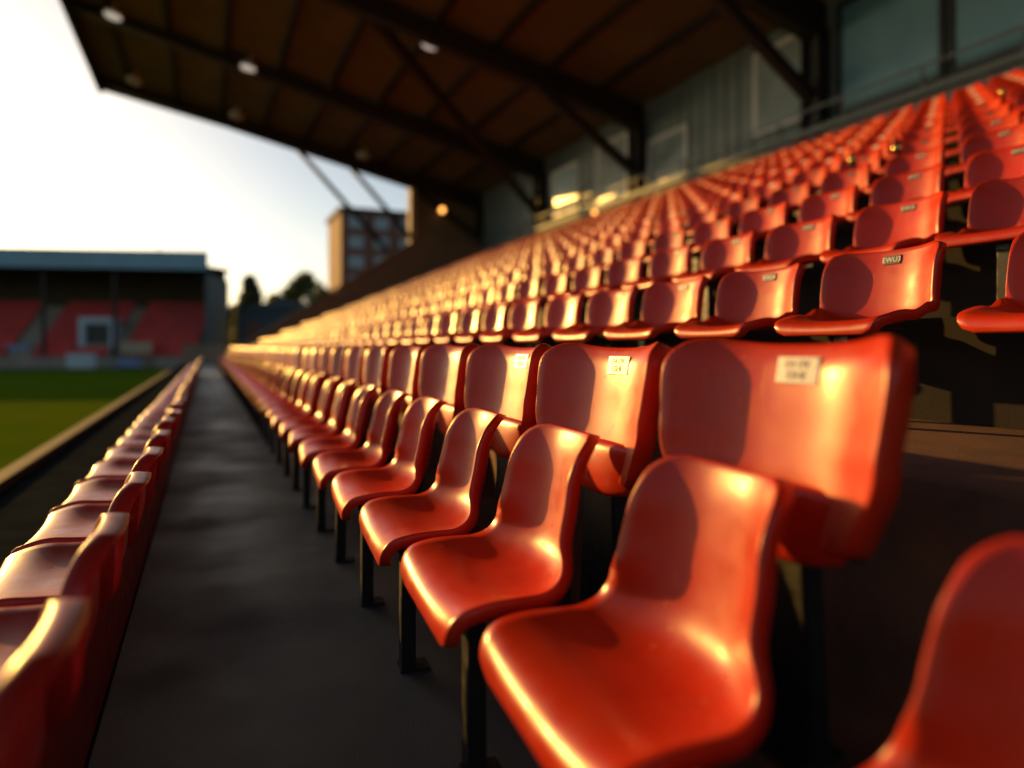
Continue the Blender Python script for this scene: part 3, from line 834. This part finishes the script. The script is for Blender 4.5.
tree(305, 92, 11.8, 8.0, 'rounded green tree in front of the brick building', M['leaf'], 'round', 8)
tree(236, 120, 9.5, 6.0, 'small distant tree beside the end of the far stand', M['leaf_dark'], 'round', 11)
p = at_depth(238, 347, 80); p.z = -1.0
sh = empty('shed', tuple(p), -TH); tag(sh, 'dark blue grey shed between the far stand and the terrace wall', 'shed')
wd = 90*80/F
bm = bmesh.new(); box(bm, (0, 0, 0), (wd, 5, 6.4)); mesh_obj('wall', bm, M['shed'], sh)
bm = bmesh.new()
prism(bm, [(-0.3, 6.403), (wd+0.3, 6.403), (wd+0.3, 6.6), (wd/2, 7.6), (-0.3, 6.6)], -0.4, 5.4); mesh_obj('roof', bm, M['shed'], sh)
bm = bmesh.new(); box(bm, (0.9, -0.05, 3.4), (2.6, -0.003, 5.0)); mesh_obj('hatch', bm, M['brick'], sh)
bm = bmesh.new(); box(bm, (4.2, -0.05, 0), (7.6, -0.003, 3.6)); mesh_obj('door', bm, M['beam'], sh)

# ------------------------------------------------------------------ light
PHI, EL = R(25), R(11.4)
w = bpy.data.worlds.new("World"); scene.world = w; w.use_nodes = True
nt = w.node_tree; bg = nt.nodes['Background']
sky = nt.nodes.new('ShaderNodeTexSky'); sky.sky_type = 'NISHITA'; sky.sun_disc = False
sky.sun_elevation = EL; sky.sun_rotation = -PHI; sky.air_density = 0.8; sky.dust_density = 1.0; sky.ozone_density = 0.25
nt.links.new(sky.outputs[0], bg.inputs[0]); bg.inputs[1].default_value = 0.10
sl = bpy.data.lights.new('sun', 'SUN'); sl.energy = 5.0; sl.angle = R(0.5); sl.color = (1.0, 0.53, 0.11)
so = bpy.data.objects.new('sun', sl); COL.objects.link(so)
ts = Vector((-math.sin(PHI)*math.cos(EL), math.cos(PHI)*math.cos(EL), math.sin(EL)))
so.rotation_euler = ts.to_track_quat('Z', 'Y').to_euler(); so.location = (-20, 40, 30)

# ------------------------------------------------------------------ camera and render settings
cd = bpy.data.cameras.new('camera'); cam = bpy.data.objects.new('camera', cd); COL.objects.link(cam)
cam.location = EYE; cam.rotation_euler = (R(90), 0, -TH)
cd.sensor_width = 36; cd.lens = 36*F/1024; cd.shift_y = -(384-HZ)/1024
cd.clip_start = 0.02; cd.clip_end = 5000
cd.dof.use_dof = True; cd.dof.focus_distance = 2.5; cd.dof.aperture_fstop = 0.68
scene.camera = cam
scene.render.engine = 'CYCLES'
scene.cycles.use_denoising = True
scene.cycles.max_bounces = 8
scene.cycles.sample_clamp_indirect = 6
vs_ = scene.view_settings
vs_.view_transform = 'Standard'; vs_.look = 'None'; vs_.gamma = 1; vs_.exposure = 0.34; vs_.use_curve_mapping = False
